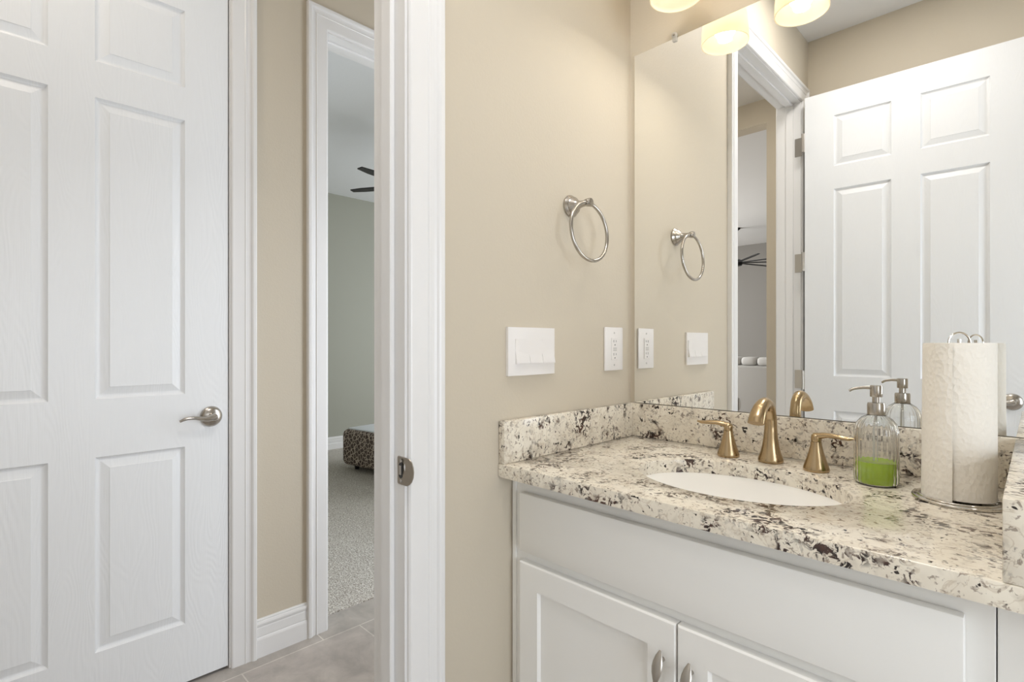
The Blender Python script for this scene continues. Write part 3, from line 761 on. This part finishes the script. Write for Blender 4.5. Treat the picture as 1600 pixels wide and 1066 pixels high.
# ------------------------------------------------------------------ vanity light
vl = thing('vanity_light', 'three-lamp vanity light with cream glass shades above the mirror', 'wall light', (.4537, 0, 2.30))
bm = NB(); box(bm, -.30, .30, -.022, -.0008, -.055, .055, .006, 2); finish('back_plate', bm, M['nickel'], vl)
for sx in (-.2127, 0, .2127):
    bm = NB(); path = smooth_path([(sx, -.020, .0), (sx, -.070, .012), (sx, -.130, .006), (sx, -.1595, -.030), (sx, -.1595, -.066)], 6)
    sweep(bm, path, .008, 12); lathe(bm, [(.022, -.092), (.024, -.088), (.024, -.068), (.012, -.062)], (sx, -.1595, 0), 'z', 28); finish('arm', bm, M['nickel'], vl)
    bm = NB()
    lathe(bm, [(.0680, -.2115), (.0670, -.180), (.0640, -.145), (.0590, -.115), (.052, -.095), (.042, -.086), (.020, -.083), (.020, -.087), (.040, -.090), (.049, -.098), (.056, -.117), (.061, -.146), (.064, -.180), (.0652, -.2115), (.0680, -.2115)], (sx, -.1595, 0), 'z', 64, cap=False)
    sh = finish('shade', bm, M['shade'], vl, 60)
    bm = NB(); prof = [(0, -.1995)]+[(.031*math.sin(a), -.1685-.031*math.cos(a)) for a in [PI*k/14 for k in range(1, 11)]]+[(.017, -.128), (.0135, -.112), (.0135, -.093)]
    lathe(bm, prof, (sx, -.1595, 0), 'z', 36)
    lm = bpy.data.lights.new('vanity_lamp', 'AREA'); lm.shape = 'DISK'; lm.size = .040; lm.energy = LAMP; lm.color = BULBC
    lo = bpy.data.objects.new('vanity_lamp', lm); COL.objects.link(lo); lo.parent = vl; lo.location = (sx, -.1595, -.2003)
    b = finish('bulb', bm, M['bulb'], sh); b['label'] = 'glowing white globe bulb'

# ------------------------------------------------------------------ bedroom: ottoman and fan
def rounded_block(bm, hx, hy, z0, z1, r, seg=5):
    vs = box(bm, -hx, hx, -hy, hy, z0, z1)
    es = list({e for v in vs for e in v.link_edges}); bmesh.ops.bevel(bm, geom=es, offset=r, segments=seg, profile=.5, affect='EDGES')
ot = thing('ottoman', 'brown lattice-patterned ottoman with pale top on the bedroom carpet', 'ottoman', (-3.14, 1.30, .006), math.radians(9))
bm = NB(); rounded_block(bm, .56, .36, .045, .375, .055); finish('body', bm, M['lattice'], ot, 60)
bm = NB(); rounded_block(bm, .515, .315, .362, .385, .010, 2); o = finish('top_panel', bm, M['white_fabric'], ot); o['label'] = 'pale woven top'
for sx in (-.45, .45):
    for sy in (-.26, .26):
        bm = NB(); lathe(bm, [(.018, .0005), (.026, .050)], (sx, sy, 0), 'z', 16); finish('foot', bm, M['dark'], ot)
def fan(name, label, loc, r, nb, a0, w, ceil, blade_t=.008, group=None):
    t = thing(name, label, 'ceiling fan', loc)
    bm = NB(); lathe(bm, [(.04, -.05), (.085, -.04), (.095, -.01), (.095, .03), (.06, .055), (.016, .06)], (0, 0, 0), 'z', 32); finish('motor', bm, M['dark'], t)
    h = ceil-loc[2]
    bm = NB(); lathe(bm, [(.013, .058), (.013, h-.03)], (0, 0, 0), 'z', 14); finish('rod', bm, M['dark'], t)
    bm = NB(); lathe(bm, [(.02, h-.045), (.06, h-.02), (.065, h-.0005)], (0, 0, 0), 'z', 24); finish('canopy', bm, M['dark'], t)
    for k in range(nb):
        a = a0+2*PI*k/nb; u = Vector((math.cos(a), math.sin(a), 0)); v = Vector((-math.sin(a), math.cos(a), 0))
        bm = NB()
        out = [(.08, -w*.35), (.16, -w*.5), (r*.8, -w*.5), (r, -w*.32), (r, w*.32), (r*.8, w*.5), (.16, w*.5), (.08, w*.35)]
        tilt = .06
        prism(bm, out, lambda p: u*p[0]+v*p[1]+Vector((0, 0, p[1]*tilt)), lambda p: u*p[0]+v*p[1]+Vector((0, 0, p[1]*tilt+blade_t)))
        finish('blade', bm, M['dark'], t)
    return t
fan('ceiling_fan', 'dark five-blade ceiling fan seen through the bedroom doorway', (-2.70, .987, 2.45), .53, 5, math.radians(-77), .075, 2.82)
fan('ceiling_fan', 'black thin-blade ceiling fan of the living room, seen in the mirror', (-2.38, -6.75, 2.41), .85, 9, math.radians(8), .05, 2.95)

# ------------------------------------------------------------------ living room sofa (seen in the mirror)
so = thing('sofa', 'pale grey sofa with tufted back cushions, seen in the mirror', 'sofa', (-2.35, -6.25, 0))
bm = NB(); box(bm, -1.05, 1.05, .36, .50, .06, .87, .03, 3); finish('back_frame', bm, M['sofa_dark'], so)
bm = NB(); box(bm, -1.05, 1.05, -.45, .355, .10, .40, .02, 2); finish('seat_base', bm, M['sofa_dark'], so)
for s in (-1, 1):
    bm = NB(); box(bm, min(s*1.052, s*1.22), max(s*1.052, s*1.22), -.47, .50, .06, .64, .04, 3); finish('armrest', bm, M['sofa_dark'], so)
for k in range(3):
    x0 = -1.04+.694*k
    bm = NB(); box(bm, x0+.004, x0+.690, -.44, .20, .402, .54, .035, 3); finish('seat_cushion', bm, M['sofa'], so)
for k in range(10):
    x0 = -1.04+.208*k
    bm = NB(); box(bm, x0+.003, x0+.205, .22, .47, .872, .985, .045, 4); finish('back_cushion', bm, M['sofa'], so)
for x in (-1.0, 1.0):
    for y in (-.38, .44):
        bm = NB(); lathe(bm, [(.02, 0.0005), (.026, .10)], (x, y, 0), 'z', 14); finish('leg', bm, M['dark'], so)
